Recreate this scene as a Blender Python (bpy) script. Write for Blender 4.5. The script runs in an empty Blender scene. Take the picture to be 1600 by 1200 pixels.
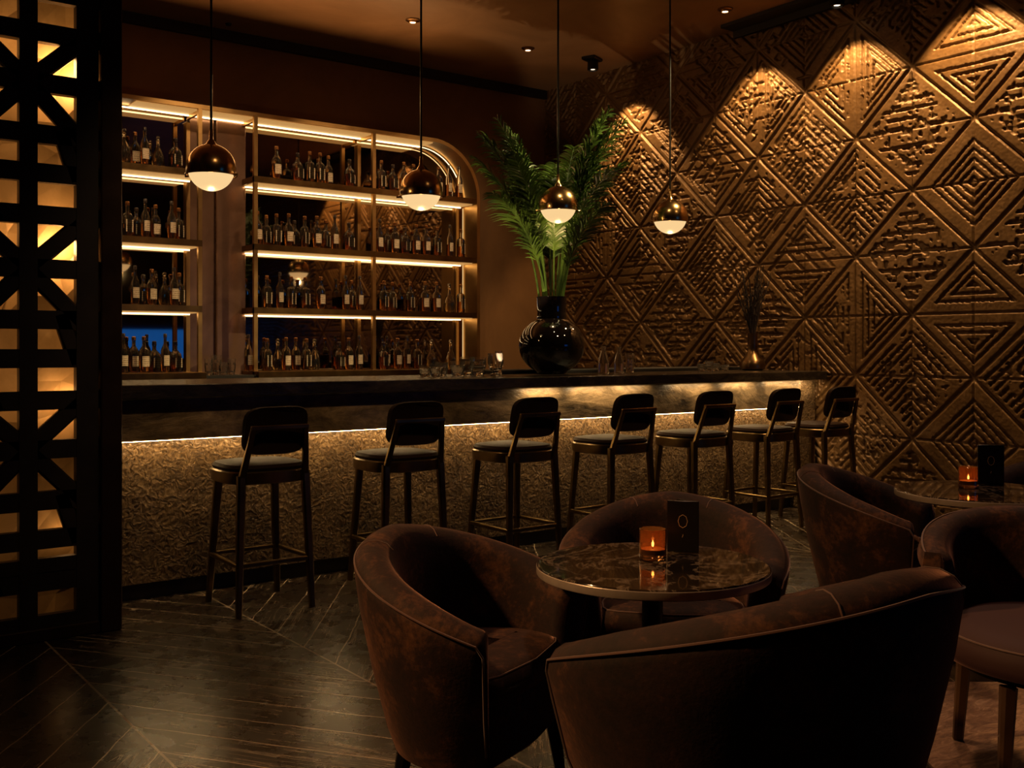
import bpy, math, random
import numpy as np
from mathutils import Vector, Matrix

R = random.Random(7)
PI = math.pi
S = bpy.context.scene
COL = S.collection

# ------------------------------------------------------------------ camera
YAW = math.radians(36.6)
H = 1.28
FPX = 1617.0
cam_d = bpy.data.cameras.new('camera')
cam = bpy.data.objects.new('camera', cam_d)
COL.objects.link(cam)
cam.location = (0, 0, H)
cam.rotation_euler = (PI / 2, 0, -YAW)
cam_d.sensor_width = 36
cam_d.lens = 36 * FPX / 1600
cam_d.shift_y = -55 / 1600
cam_d.clip_start = 0.05
S.camera = cam

# ------------------------------------------------------------------ world / view
S.view_settings.view_transform = 'Standard'
S.view_settings.look = 'None'
S.view_settings.exposure = 0.0
S.view_settings.gamma = 1
S.view_settings.use_curve_mapping = False
w = bpy.data.worlds.new('world')
S.world = w
w.use_nodes = True
w.node_tree.nodes['Background'].inputs[0].default_value = (0.020, 0.012, 0.006, 1)
w.node_tree.nodes['Background'].inputs[1].default_value = 0.3
try:
    S.cycles.max_bounces = 8
    S.cycles.transmission_bounces = 8
    S.cycles.glossy_bounces = 5
    S.cycles.diffuse_bounces = 3
    S.cycles.sample_clamp_indirect = 3.0
    S.cycles.use_denoising = True
    S.cycles.blur_glossy = 0.5
    S.cycles.caustics_refractive = False
    S.cycles.caustics_reflective = False
except Exception:
    pass

WARM = (1.0, 0.60, 0.26)
AMBER = (1.0, 0.50, 0.15)
NEUTRAL = (1.0, 0.74, 0.46)


def lamp(name, kind, loc, energy, color=WARM, target=None, **kw):
    ld = bpy.data.lights.new(name, kind)
    ld.energy = energy
    ld.color = color
    for k, v in kw.items():
        setattr(ld, k, v)
    o = bpy.data.objects.new(name, ld)
    o.location = loc
    if target is not None:
        d = Vector(target) - Vector(loc)
        o.rotation_euler = d.to_track_quat('-Z', 'Y').to_euler()
    COL.objects.link(o)
    return o


XW, YB, ZC = 7.05, 8.90, 4.10        # right wall, back wall, ceiling
XL, YR = -2.6, -1.6                  # left wall, rear wall
YS = 8.55                            # front of the shelving

# wall washers of the relief wall
for i, (yy, e) in enumerate(((3.95, 190), (4.95, 150), (5.9, 110), (7.5, 125))):
    lamp('wall_washer_light', 'SPOT', (XW - .37, yy, 3.97), e, (1.0, .60, .25), (XW - .10, yy, 2.7),
         spot_size=math.radians(84), spot_blend=.30, shadow_soft_size=.025)
# lounge downlights
lamp('lounge_downlight', 'SPOT', (3.0, 2.9, 4.0), 75, (1.0, .52, .30), (2.4, 2.1, 0.5), spot_size=math.radians(62), spot_blend=.9, shadow_soft_size=.12)
lamp('lounge_downlight', 'SPOT', (4.9, 3.0, 4.0), 85, (1.0, .56, .34), (4.3, 2.2, 0.5), spot_size=math.radians(66), spot_blend=.9, shadow_soft_size=.12)
lamp('lounge_side_light', 'SPOT', (-1.3, 3.6, 3.6), 440, (1.0, .50, .19), (2.0, 1.9, 0.2), spot_size=math.radians(48), spot_blend=.9, shadow_soft_size=.10)
# ceiling spots aimed at the bar front
for xx in (2.2, 4.0, 5.8):
    lamp('bar_front_light', 'SPOT', (xx - .2, 2.5, 4.0), 88, (1.0, .62, .30), (xx, 5.3, 0.75), spot_size=math.radians(46), spot_blend=.9, shadow_soft_size=.08)
# ceiling spots aimed at the bottle shelves
for xx, yy in ((1.9, 7.3), (3.3, 7.4), (4.59, 7.5), (5.6, 7.5)):
    lamp('shelf_light', 'SPOT', (xx, yy - .5, 4.05), 78, (1.0, .66, .34), (xx, 8.8, 1.75), spot_size=math.radians(70), spot_blend=.8, shadow_soft_size=.05)
# lamp that lights the palm and throws its shadow on the back wall, and the uplight behind the vase
lamp('palm_downlight', 'SPOT', (3.9, 4.2, 4.0), 60, (1.0, .74, .38), (4.9, 6.0, 2.35), spot_size=math.radians(44), spot_blend=.7, shadow_soft_size=.03)
lamp('palm_side_light', 'SPOT', (6.1, 4.7, 3.95), 420, (1.0, .76, .36), (5.15, 5.75, 2.65), spot_size=math.radians(44), spot_blend=.6, shadow_soft_size=.03)
lamp('palm_uplight', 'SPOT', (4.0, 5.5, 1.13), 85, (1.0, .66, .36), (5.80, 7.30, 4.1), spot_size=math.radians(42), spot_blend=.4, shadow_soft_size=.004)
# added fill lamp above the shelving, brightens the ceiling, no real fitting
lamp('ceiling_fill', 'AREA', (2.6, 8.1, 3.42), 20, (1.0, .50, .18), (2.6, 6.0, 4.5), shape='RECTANGLE', size=5.0, size_y=.12)


def px2(px, py, d):
    """photo pixel at camera depth d -> world point"""
    r = (px - 800) / FPX * d
    z = H - (py - 545) / FPX * d
    return Vector((d * math.sin(YAW) + r * math.cos(YAW), d * math.cos(YAW) - r * math.sin(YAW), z))


def rd(r, d, z=0.0):
    return Vector((d * math.sin(YAW) + r * math.cos(YAW), d * math.cos(YAW) - r * math.sin(YAW), z))


def x_at(px, Y):
    t = (px - 800) / FPX
    return Y * (math.sin(YAW) + math.cos(YAW) * t) / (math.cos(YAW) - math.sin(YAW) * t)


# ------------------------------------------------------------------ materials
class NT:
    def __init__(self, name):
        self.m = bpy.data.materials.new(name)
        self.m.use_nodes = True
        self.t = self.m.node_tree
        self.b = self.t.nodes['Principled BSDF']
        self.out = self.t.nodes['Material Output']

    def n(self, kind, **kw):
        nd = self.t.nodes.new(kind)
        for k, v in kw.items():
            if k in nd.inputs:
                nd.inputs[k].default_value = v
            else:
                setattr(nd, k, v)
        return nd

    def l(self, a, b):
        self.t.links.new(a, b)

    def coord(self, scale=(1, 1, 1), space='Object', rot=(0, 0, 0)):
        tc = self.n('ShaderNodeTexCoord')
        mp = self.n('ShaderNodeMapping')
        mp.inputs['Scale'].default_value = scale
        mp.inputs['Rotation'].default_value = rot
        self.l(tc.outputs[space], mp.inputs['Vector'])
        return mp.outputs[0]

    def noise(self, vec, scale, detail=4, rough=.55, dist=0.0):
        nd = self.n('ShaderNodeTexNoise')
        nd.inputs['Scale'].default_value = scale
        nd.inputs['Detail'].default_value = detail
        nd.inputs['Roughness'].default_value = rough
        nd.inputs['Distortion'].default_value = dist
        if vec is not None:
            self.l(vec, nd.inputs['Vector'])
        return nd.outputs['Fac']

    def ramp(self, fac, stops):
        nd = self.n('ShaderNodeValToRGB')
        cr = nd.color_ramp
        while len(cr.elements) < len(stops):
            cr.elements.new(.5)
        for e, (p, c) in zip(cr.elements, stops):
            e.position = p
            e.color = (*c, 1) if len(c) == 3 else c
        self.l(fac, nd.inputs[0])
        return nd.outputs[0]

    def math(self, op, a, b=None, c=None):
        nd = self.n('ShaderNodeMath', operation=op)
        for i, v in enumerate((a, b, c)):
            if v is None:
                continue
            if isinstance(v, (int, float)):
                nd.inputs[i].default_value = v
            else:
                self.l(v, nd.inputs[i])
        return nd.outputs[0]

    def bump(self, h, strength=.3, dist=.01, normal=None):
        nd = self.n('ShaderNodeBump')
        nd.inputs['Strength'].default_value = strength
        nd.inputs['Distance'].default_value = dist
        self.l(h, nd.inputs['Height'])
        if normal is not None:
            self.l(normal, nd.inputs['Normal'])
        self.l(nd.outputs[0], self.b.inputs['Normal'])
        return nd.outputs[0]

    def set(self, **kw):
        for k, v in kw.items():
            k = {'col': 'Base Color', 'rough': 'Roughness', 'metal': 'Metallic', 'spec': 'Specular IOR Level',
                 'trans': 'Transmission Weight', 'ior': 'IOR', 'sheen': 'Sheen Weight', 'sheen_r': 'Sheen Roughness',
                 'sheen_t': 'Sheen Tint', 'coat': 'Coat Weight', 'coat_r': 'Coat Roughness', 'ecol': 'Emission Color',
                 'e': 'Emission Strength', 'alpha': 'Alpha'}.get(k, k)
            if isinstance(v, tuple):
                v = (*v, 1) if len(v) == 3 else v
            if hasattr(v, 'is_linked') or hasattr(v, 'links'):
                self.l(v, self.b.inputs[k])
            else:
                self.b.inputs[k].default_value = v
        return self


def simple(name, **kw):
    return NT(name).set(**kw).m


def emis(name, col, s):
    return NT(name).set(col=(0.02, .02, .02), ecol=col, e=s, rough=.4).m


def metal(name, c1, c2, rough=.3, scale=(3, 3, 3), bump=0.0, metallic=1.0):
    t = NT(name)
    v = t.coord(scale)
    f = t.noise(v, 2.5, 5)
    t.l(t.ramp(f, [(.3, c1), (.7, c2)]), t.b.inputs['Base Color'])
    t.set(metal=metallic)
    rr = t.n('ShaderNodeMapRange')
    t.l(f, rr.inputs[0])
    rr.inputs[3].default_value = rough * .8
    rr.inputs[4].default_value = rough * 1.3
    t.l(rr.outputs[0], t.b.inputs['Roughness'])
    if bump:
        t.bump(t.noise(v, 30, 3), bump, .002)
    return t.m


M = {}
M['brass'] = metal('brushed_brass', (.52, .30, .11), (.62, .37, .14), .34)
M['brass_dark'] = metal('aged_brass', (.16, .09, .035), (.27, .155, .06), .3)
M['pend'] = metal('pendant_brass', (.55, .33, .13), (.70, .43, .19), .20)
M['black_metal'] = simple('black_metal', col=(.012, .010, .009), metal=.6, rough=.35)
M['leg_metal'] = metal('bronze_leg_metal', (.13, .085, .035), (.24, .16, .065), .30)
M['leather'] = simple('black_leather', col=(.022, .012, .008), rough=.52, coat=0.0, spec=.03)
M['screen'] = metal('dark_lattice_wood', (.010, .007, .005), (.022, .014, .009), .5, metallic=0)
M['post'] = metal('dark_bronze_post', (.035, .018, .010), (.055, .03, .016), .35, metallic=.6)
M['led'] = emis('led_strip', (1.0, .70, .34), 6.0)
M['ledpanel'] = emis('shelf_diffuser', (1.0, .50, .145), .50)
M['globe'] = emis('frosted_globe', (1.0, .66, .30), .95)
M['bulb'] = emis('lamp_lens', (1.0, .80, .55), 6)
M['flame'] = emis('candle_flame', (1.0, .62, .22), 7)
M['wax'] = simple('candle_wax', col=(.40, .20, .09), rough=.5, **{'Subsurface Weight': .0})
M['glass'] = simple('clear_glass', col=(1, .90, .74), trans=.988, rough=.02, ior=1.46)
M['crystal'] = simple('cut_crystal', col=(1, .97, .92), trans=.98, rough=.03, ior=1.52)
M['amberglass'] = simple('amber_glass', col=(1, .50, .20), trans=.95, rough=.04, ior=1.4)
M['liq_amber'] = simple('amber_spirit', col=(.95, .36, .06), trans=.72, rough=.0, ior=1.34)
M['liq_dark'] = simple('dark_spirit', col=(.70, .17, .03), trans=.75, rough=.0, ior=1.34)
M['liq_pale'] = simple('pale_spirit', col=(.98, .80, .42), trans=.8, rough=.0, ior=1.34)
M['glass_dark'] = simple('dark_bottle_glass', col=(.10, .045, .02), trans=.9, rough=.03, ior=1.46)
M['cap_dark'] = simple('dark_stopper', col=(.03, .015, .01), rough=.3, coat=.5)
M['cap_gold'] = simple('copper_foil_cap', col=(.45, .20, .07), metal=1.0, rough=.3)
M['vase'] = simple('glossy_black_glaze', col=(.004, .003, .003), rough=.045, coat=1.0, coat_r=.02)
M['card'] = simple('black_card', col=(.012, .009, .008), rough=.35, spec=.4)
M['gold_print'] = simple('gold_foil_print', col=(.95, .62, .34), metal=.2, rough=.4)
M['mirror'] = simple('smoked_mirror', col=(.46, .38, .30), metal=1.0, rough=.03)
M['dark'] = simple('matt_black', col=(.008, .006, .005), rough=.6)
M['plinth'] = simple('black_plinth', col=(.006, .005, .005), rough=.3)
M['blue'] = emis('dusk_window', (.012, .16, .75), .75)


def m_label():
    t = NT('bottle_label')
    v = t.coord((1, 1, 1), 'Object')
    sp = t.n('ShaderNodeSeparateXYZ')
    t.l(v, sp.inputs[0])
    band = t.math('FRACT', t.math('MULTIPLY', sp.outputs[2], 62.0))
    nz = t.noise(v, 160, 2)
    ink = t.math('MULTIPLY', t.math('LESS_THAN', band, .38), t.math('GREATER_THAN', nz, .47))
    t.l(t.ramp(ink, [(0, (.78, .62, .42)), (1, (.30, .17, .09))]), t.b.inputs['Base Color'])
    t.set(rough=.55)
    return t.m


M['label'] = m_label()
M['label_dark'] = simple('dark_bottle_label', col=(.10, .045, .02), rough=.5)


def m_velvet():
    t = NT('brown_velvet')
    v = t.coord((1, 1, 1))
    a = t.noise(v, 7, 7, .72, .4)
    b = t.noise(v, 60, 3, .6)
    f = t.math('ADD', t.math('MULTIPLY', a, .75), t.math('MULTIPLY', b, .25))
    t.l(t.ramp(f, [(.38, (.009, .0032, .0022)), (.52, (.028, .0092, .0050)), (.70, (.17, .066, .024))]), t.b.inputs['Base Color'])
    t.set(rough=.8, sheen=.75, sheen_r=.28, sheen_t=(.62, .33, .24))
    t.bump(t.noise(v, 110, 3), .25, .003)
    return t.m


M['velvet'] = m_velvet()
M['piping'] = simple('velvet_piping', col=(.12, .05, .03), rough=.6, sheen=.5)


def m_table():
    t = NT('dark_marble_tabletop')
    v = t.coord((1, 1, 1))
    a = t.noise(v, 3.2, 8, .65, 1.6)
    vein = t.math('ABSOLUTE', t.math('SUBTRACT', a, .5))
    cl = t.noise(v, 2.0, 4, .6, .5)
    base = t.ramp(cl, [(.35, (.010, .008, .006)), (.7, (.055, .036, .020))])
    vm = t.ramp(vein, [(0.0, (1, 1, 1)), (.022, (0, 0, 0))])
    mx = t.n('ShaderNodeMixRGB')
    t.l(t.math('MULTIPLY', vm, .6), mx.inputs[0])
    t.l(base, mx.inputs[1])
    mx.inputs[2].default_value = (.42, .33, .24, 1)
    t.l(mx.outputs[0], t.b.inputs['Base Color'])
    t.set(rough=.09, coat=.6, coat_r=.03)
    t.bump(a, .04, .01)
    return t.m


M['marble'] = m_table()


def m_counter(name, lo, hi, rough, scale):
    t = NT(name)
    v = t.coord((.6, 1, 1.4))
    a = t.noise(v, scale, 9, .68, 1.2)
    b = t.noise(v, scale * 6, 6, .7, .6)
    f = t.math('ADD', t.math('MULTIPLY', a, .68), t.math('MULTIPLY', b, .32))
    t.l(t.ramp(f, [(.36, lo), (.50, tuple((x + y) * .35 for x, y in zip(lo, hi))), (.66, hi)]), t.b.inputs['Base Color'])
    t.set(rough=rough)
    t.bump(f, .8, .018)
    return t.m


M['countertop'] = m_counter('polished_dark_stone', (.008, .006, .005), (.06, .045, .03), .20, 2.6)
M['fascia'] = m_counter('clouded_dark_stone', (.016, .011, .007), (.50, .35, .19), .34, 2.6)


def m_flake():
    t = NT('crushed_mineral_panel')
    v = t.coord((1, 1, 1))
    w1 = t.n('ShaderNodeTexNoise')
    w1.inputs['Scale'].default_value = 14
    t.l(v, w1.inputs['Vector'])
    add = t.n('ShaderNodeMixRGB', blend_type='ADD')
    add.inputs[0].default_value = .09
    t.l(v, add.inputs[1])
    t.l(w1.outputs['Color'], add.inputs[2])
    vo = t.n('ShaderNodeTexVoronoi')
    vo.inputs['Scale'].default_value = 95
    t.l(add.outputs[0], vo.inputs['Vector'])
    vo2 = t.n('ShaderNodeTexVoronoi')
    vo2.inputs['Scale'].default_value = 42
    t.l(add.outputs[0], vo2.inputs['Vector'])
    sep = t.n('ShaderNodeSeparateColor')
    t.l(vo.outputs['Color'], sep.inputs[0])
    a = t.noise(v, 7, 7, .7, .5)
    f = t.math('ADD', t.math('MULTIPLY', sep.outputs[0], .35), t.math('MULTIPLY', a, .65))
    t.l(t.ramp(f, [(.22, (.022, .013, .006)), (.45, (.085, .052, .024)), (.64, (.155, .098, .046)), (.85, (.36, .25, .13))]), t.b.inputs['Base Color'])
    t.l(t.ramp(sep.outputs[1], [(.0, (.22, .22, .22)), (1, (.6, .6, .6))]), t.b.inputs['Roughness'])
    t.set(metal=.25)
    h = t.math('ADD', t.math('MULTIPLY', sep.outputs[2], .6), t.math('ADD', vo2.outputs['Distance'], a))
    t.bump(h, .6, .008)
    return t.m


M['flake'] = m_flake()


def m_wall_relief():
    t = NT('carved_bronze_panel')
    v = t.coord((1, 1, 1))
    a = t.noise(v, 2.2, 6, .6, .4)
    b = t.noise(v, 26, 6, .65)
    f = t.math('ADD', t.math('MULTIPLY', a, .6), t.math('MULTIPLY', b, .4))
    t.l(t.ramp(f, [(.3, (.110, .056, .020)), (.55, (.195, .105, .038)), (.75, (.285, .160, .062))]), t.b.inputs['Base Color'])
    t.set(metal=.35, rough=.42)
    t.bump(t.noise(v, 45, 6, .7, .3), .35, .006)
    return t.m


M['relief'] = m_wall_relief()


def m_plaster(name, c1, c2, rough=.5, sc=1.5, metallic=0.0):
    t = NT(name)
    v = t.coord((1, 1, 1))
    a = t.noise(v, sc, 7, .6, .8)
    t.l(t.ramp(a, [(.3, c1), (.7, c2)]), t.b.inputs['Base Color'])
    t.set(rough=rough, metal=metallic)
    t.bump(t.noise(v, 18, 5), .1, .004)
    return t.m


M['ceiling'] = m_plaster('bronze_ceiling', (.30, .165, .080), (.46, .27, .14), .45, 1.1, .1)
M['backwall'] = m_plaster('dark_brown_plaster', (.15, .072, .028), (.25, .125, .048), .5, 1.2)
M['darkwall'] = m_plaster('dark_wall', (.03, .018, .010), (.05, .03, .018), .7)
M['column'] = m_plaster('copper_column', (.20, .105, .065), (.40, .225, .15), .25, 2.2, .55)
M['goldleaf'] = m_plaster('gold_panel', (.55, .34, .14), (.80, .52, .24), .45, 5, .3)


def m_floor():
    t = NT('chevron_slate_floor')
    v = t.coord((1, 1, 1))
    sp = t.n('ShaderNodeSeparateXYZ')
    t.l(v, sp.inputs[0])
    nz = t.noise(v, 3.0, 5, .6)
    pp = t.math('PINGPONG', t.math('SUBTRACT', sp.outputs[0], 1.06 - 8 * .87), .87)
    wob = t.math('MULTIPLY', t.math('SUBTRACT', nz, .5), .06)
    f = t.math('ADD', t.math('ADD', sp.outputs[1], t.math('MULTIPLY', pp, 1.40)), wob)
    g = t.math('FRACT', t.math('DIVIDE', f, .287))
    line = t.math('LESS_THAN', t.math('ABSOLUTE', t.math('SUBTRACT', g, .5)), .014)
    s1 = t.math('LESS_THAN', pp, .0045)
    s2 = t.math('GREATER_THAN', pp, .8655)
    seam = t.math('MAXIMUM', s1, s2)
    # thin cleft veins that run with each plank
    fv = t.math('DIVIDE', f, .287)
    comb = t.n('ShaderNodeCombineXYZ')
    t.l(t.math('MULTIPLY', fv, 2.4), comb.inputs[0])
    t.l(t.math('MULTIPLY', pp, .9), comb.inputs[1])
    vn = t.noise(comb.outputs[0], 1.7, 6, .62, .9)
    vein = t.math('LESS_THAN', t.math('ABSOLUTE', t.math('SUBTRACT', vn, .5)), .0055)
    fade = t.math('GREATER_THAN', t.noise(v, 1.7, 3), .49)
    lines = t.math('MAXIMUM', t.math('MAXIMUM', t.math('MULTIPLY', line, .9), t.math('MULTIPLY', seam, .6)), t.math('MULTIPLY', t.math('MULTIPLY', vein, fade), .7))
    wn = t.n('ShaderNodeTexWhiteNoise', noise_dimensions='2D')
    cb = t.n('ShaderNodeCombineXYZ')
    t.l(t.math('FLOOR', fv), cb.inputs[0])
    t.l(t.math('FLOOR', t.math('DIVIDE', t.math('SUBTRACT', sp.outputs[0], 1.06 - 8 * .87), .87)), cb.inputs[1])
    t.l(cb.outputs[0], wn.inputs['Vector'])
    base = t.ramp(t.math('ADD', t.math('MULTIPLY', t.noise(v, 3, 4, .6), .6), t.math('MULTIPLY', wn.outputs['Value'], .4)), [(.3, (.0095, .0062, .004)), (.75, (.024, .0155, .0095))])
    mx = t.n('ShaderNodeMixRGB')
    t.l(t.math('MULTIPLY', lines, t.math('ADD', t.math('MULTIPLY', nz, .9), .25)), mx.inputs[0])
    t.l(base, mx.inputs[1])
    mx.inputs[2].default_value = (.75, .60, .44, 1)
    t.l(mx.outputs[0], t.b.inputs['Base Color'])
    t.l(t.ramp(t.noise(v, 9, 5), [(.3, (.24, .24, .24)), (.75, (.32, .32, .32))]), t.b.inputs['Roughness'])
    h = t.math('ADD', t.math('MULTIPLY', t.noise(v, 4, 2, .5), .25), t.math('MULTIPLY', lines, -.8))
    t.bump(h, .10, .004)
    return t.m


M['floor'] = m_floor()


def m_rug(name, c1, c2, c3):
    t = NT(name)
    v = t.coord((1.0, 3.2, 1), rot=(0, 0, .5))
    a = t.noise(v, 9, 8, .75, 1.5)
    t.l(t.ramp(a, [(.35, c1), (.52, c2), (.68, c3)]), t.b.inputs['Base Color'])
    t.set(rough=.9, sheen=.3)
    t.bump(a, .6, .01)
    return t.m


M['rug'] = m_rug('abstract_rug', (.16, .085, .042), (.46, .26, .13), (.80, .54, .30))


def m_leaf():
    t = NT('palm_leaf')
    v = t.coord((1, 1, 1))
    a = t.noise(v, 4, 3)
    t.l(t.ramp(a, [(.3, (.022, .048, .008)), (.7, (.080, .150, .016))]), t.b.inputs['Base Color'])
    t.set(rough=.4, spec=.5)
    return t.m


M['leaf'] = m_leaf()
M['stem'] = simple('palm_stem', col=(.05, .075, .018), rough=.45)
M['twig'] = simple('dry_twig', col=(.018, .010, .006), rough=.5)
M['bronze_vase'] = metal('bronze_vase_metal', (.15, .09, .045), (.33, .20, .09), .28)


# ------------------------------------------------------------------ mesh helpers
class MB:
    def __init__(self):
        self.v = []
        self.f = []

    def add(self, vs, fs):
        o = len(self.v)
        self.v += [tuple(p) for p in vs]
        self.f += [tuple(i + o for i in f) for f in fs]
        return self

    def box(self, x0, x1, y0, y1, z0, z1, bev=0.0):
        if bev <= 0:
            vs = [(x0, y0, z0), (x1, y0, z0), (x1, y1, z0), (x0, y1, z0), (x0, y0, z1), (x1, y0, z1), (x1, y1, z1), (x0, y1, z1)]
            return self.add(vs, [(0, 3, 2, 1), (4, 5, 6, 7), (0, 1, 5, 4), (1, 2, 6, 5), (2, 3, 7, 6), (3, 0, 4, 7)])
        b = bev
        rings = []
        for z, i in ((z0, b), (z0 + b, 0), (z1 - b, 0), (z1, b)):
            c = b * .6
            rings.append([(x0 + i + c, y0 + i, z), (x1 - i - c, y0 + i, z), (x1 - i, y0 + i + c, z), (x1 - i, y1 - i - c, z),
                          (x1 - i - c, y1 - i, z), (x0 + i + c, y1 - i, z), (x0 + i, y1 - i - c, z), (x0 + i, y0 + i + c, z)])
        return self.loft(rings, True, True)

    def loft(self, rings, cap0=True, cap1=True, closed=True):
        n = len(rings[0])
        o = len(self.v)
        for r in rings:
            self.v += [tuple(p) for p in r]
        for k in range(len(rings) - 1):
            for i in range(n if closed else n - 1):
                j = (i + 1) % n
                a, b = o + k * n, o + (k + 1) * n
                self.f.append((a + i, a + j, b + j, b + i))
        if cap0:
            self.f.append(tuple(o + i for i in reversed(range(n))))
        if cap1:
            self.f.append(tuple(o + (len(rings) - 1) * n + i for i in range(n)))
        return self

    def lathe(self, prof, n=32, c=(0, 0, 0), cap0=False, cap1=False):
        rings = []
        for r, z in prof:
            r = max(r, 1e-5)
            rings.append([(c[0] + r * math.cos(2 * PI * i / n), c[1] + r * math.sin(2 * PI * i / n), c[2] + z) for i in range(n)])
        return self.loft(rings, cap0, cap1)

    def tube(self, pts, r, n=8, closed=False):
        pts = [Vector(p) for p in pts]
        rs = r if isinstance(r, (list, tuple)) else [r] * len(pts)
        rings = []
        prev = None
        m = len(pts)
        for i, p in enumerate(pts):
            if closed:
                t = (pts[(i + 1) % m] - pts[i - 1])
            else:
                t = (pts[min(i + 1, m - 1)] - pts[max(i - 1, 0)])
            t.normalize()
            if prev is None:
                up = Vector((0, 0, 1)) if abs(t.z) < .9 else Vector((1, 0, 0))
                a = t.cross(up).normalized()
            else:
                a = (prev - t * prev.dot(t)).normalized()
            prev = a
            b = t.cross(a)
            rings.append([p + a * rs[i] * math.cos(2 * PI * k / n) + b * rs[i] * math.sin(2 * PI * k / n) for k in range(n)])
        if closed:
            rings.append(rings[0])
            return self.loft(rings, False, False)
        return self.loft(rings, True, True)

    def bar(self, p0, p1, w0, d0, w1=None, d1=None, side=(1, 0, 0)):
        """rectangular bar from p0 to p1"""
        w1 = w0 if w1 is None else w1
        d1 = d0 if d1 is None else d1
        p0, p1 = Vector(p0), Vector(p1)
        t = (p1 - p0).normalized()
        a = Vector(side)
        a = (a - t * a.dot(t)).normalized()
        b = t.cross(a)
        rings = []
        for p, w_, d_ in ((p0, w0, d0), (p1, w1, d1)):
            c = min(w_, d_) * .22
            hw, hd = w_ / 2, d_ / 2
            q = [(-hw + c, -hd), (hw - c, -hd), (hw, -hd + c), (hw, hd - c), (hw - c, hd), (-hw + c, hd), (-hw, hd - c), (-hw, -hd + c)]
            rings.append([p + a * x + b * y for x, y in q])
        return self.loft(rings)

    def build(self, name, mat, parent=None, smooth=35, loc=None, shade=True):
        me = bpy.data.meshes.new(name)
        me.from_pydata(self.v, [], self.f)
        me.validate()
        me.update()
        if shade:
            me.shade_smooth()
            me.set_sharp_from_angle(angle=math.radians(smooth))
        me.materials.append(mat)
        o = bpy.data.objects.new(name, me)
        COL.objects.link(o)
        if parent is not None:
            o.parent = parent
        if loc is not None:
            o.location = loc
        return o


def thing(name, label, cat, loc=(0, 0, 0), rz=0.0, group=None):
    o = bpy.data.objects.new(name, None)
    o.empty_display_size = .1
    COL.objects.link(o)
    o.location = loc
    o.rotation_euler = (0, 0, rz)
    o['label'] = label
    o['category'] = cat
    if group:
        o['group'] = group
    return o


def tag(o, label, cat, group=None, kind=None):
    o['label'] = label
    o['category'] = cat
    if group:
        o['group'] = group
    if kind:
        o['kind'] = kind
    return o


def struct(name, mb, mat, **kw):
    o = mb.build(name, mat, **kw)
    o['kind'] = 'structure'
    return o


def copy_tree(o, parent=None):
    c = o.copy()
    COL.objects.link(c)
    c.parent = parent
    for ch in list(o.children):
        copy_tree(ch, c)
    return c


# ------------------------------------------------------------------ room shell
struct('floor', MB().box(XL, XW + .2, YR, YB + .1, -.06, 0), M['floor'])
struct('ceiling', MB().box(XL, XW + .2, YR, YB + .1, ZC, ZC + .06), M['ceiling'])
struct('wall_back', MB().box(XL, XW + .2, YB, YB + .1, 0, ZC), M['backwall'])
struct('wall_left', MB().box(XL - .1, XL, YR, YB + .1, 0, ZC), M['darkwall'])
WX0, WX1, WZ0, WZ1 = 5.42, 6.92, .75, 1.64
rw = MB()
rw.box(XL, WX0, YR - .1, YR, 0, ZC)
rw.box(WX1, XW + .2, YR - .1, YR, 0, ZC)
rw.box(WX0, WX1, YR - .1, YR, 0, WZ0)
rw.box(WX0, WX1, YR - .1, YR, WZ1, ZC)
struct('wall_rear', rw, M['darkwall'])
struct('window_1', MB().box(WX0, WX1, YR - .09, YR - .07, WZ0, WZ1), M['blue'])
struct('trim_1', MB().box(XL, XW, YB - .05, YB, ZC - .09, ZC), M['dark'])
struct('trim_2', MB().box(XW - .22, XW - .03, 3.0, 6.15, ZC - .03, ZC - .0005).box(XW - .06, XW - .03, 3.0, 6.15, ZC - .09, ZC - .03), M['dark'])


# relief wall, a displaced mesh
def vnoise(x, y, seed=0):
    xi = np.floor(x).astype(int)
    yi = np.floor(y).astype(int)
    xf = x - xi
    yf = y - yi

    def h(a, b):
        q = (a * 374761393 + b * 668265263 + seed * 1442695041) & 0x7fffffff
        q = ((q ^ (q >> 13)) * 1274126177) & 0x7fffffff
        return ((q ^ (q >> 16)) & 0xffff) / 65535.0
    u = xf * xf * (3 - 2 * xf)
    v = yf * yf * (3 - 2 * yf)
    return (h(xi, yi) * (1 - u) + h(xi + 1, yi) * u) * (1 - v) + (h(xi, yi + 1) * (1 - u) + h(xi + 1, yi + 1) * u) * v


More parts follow.
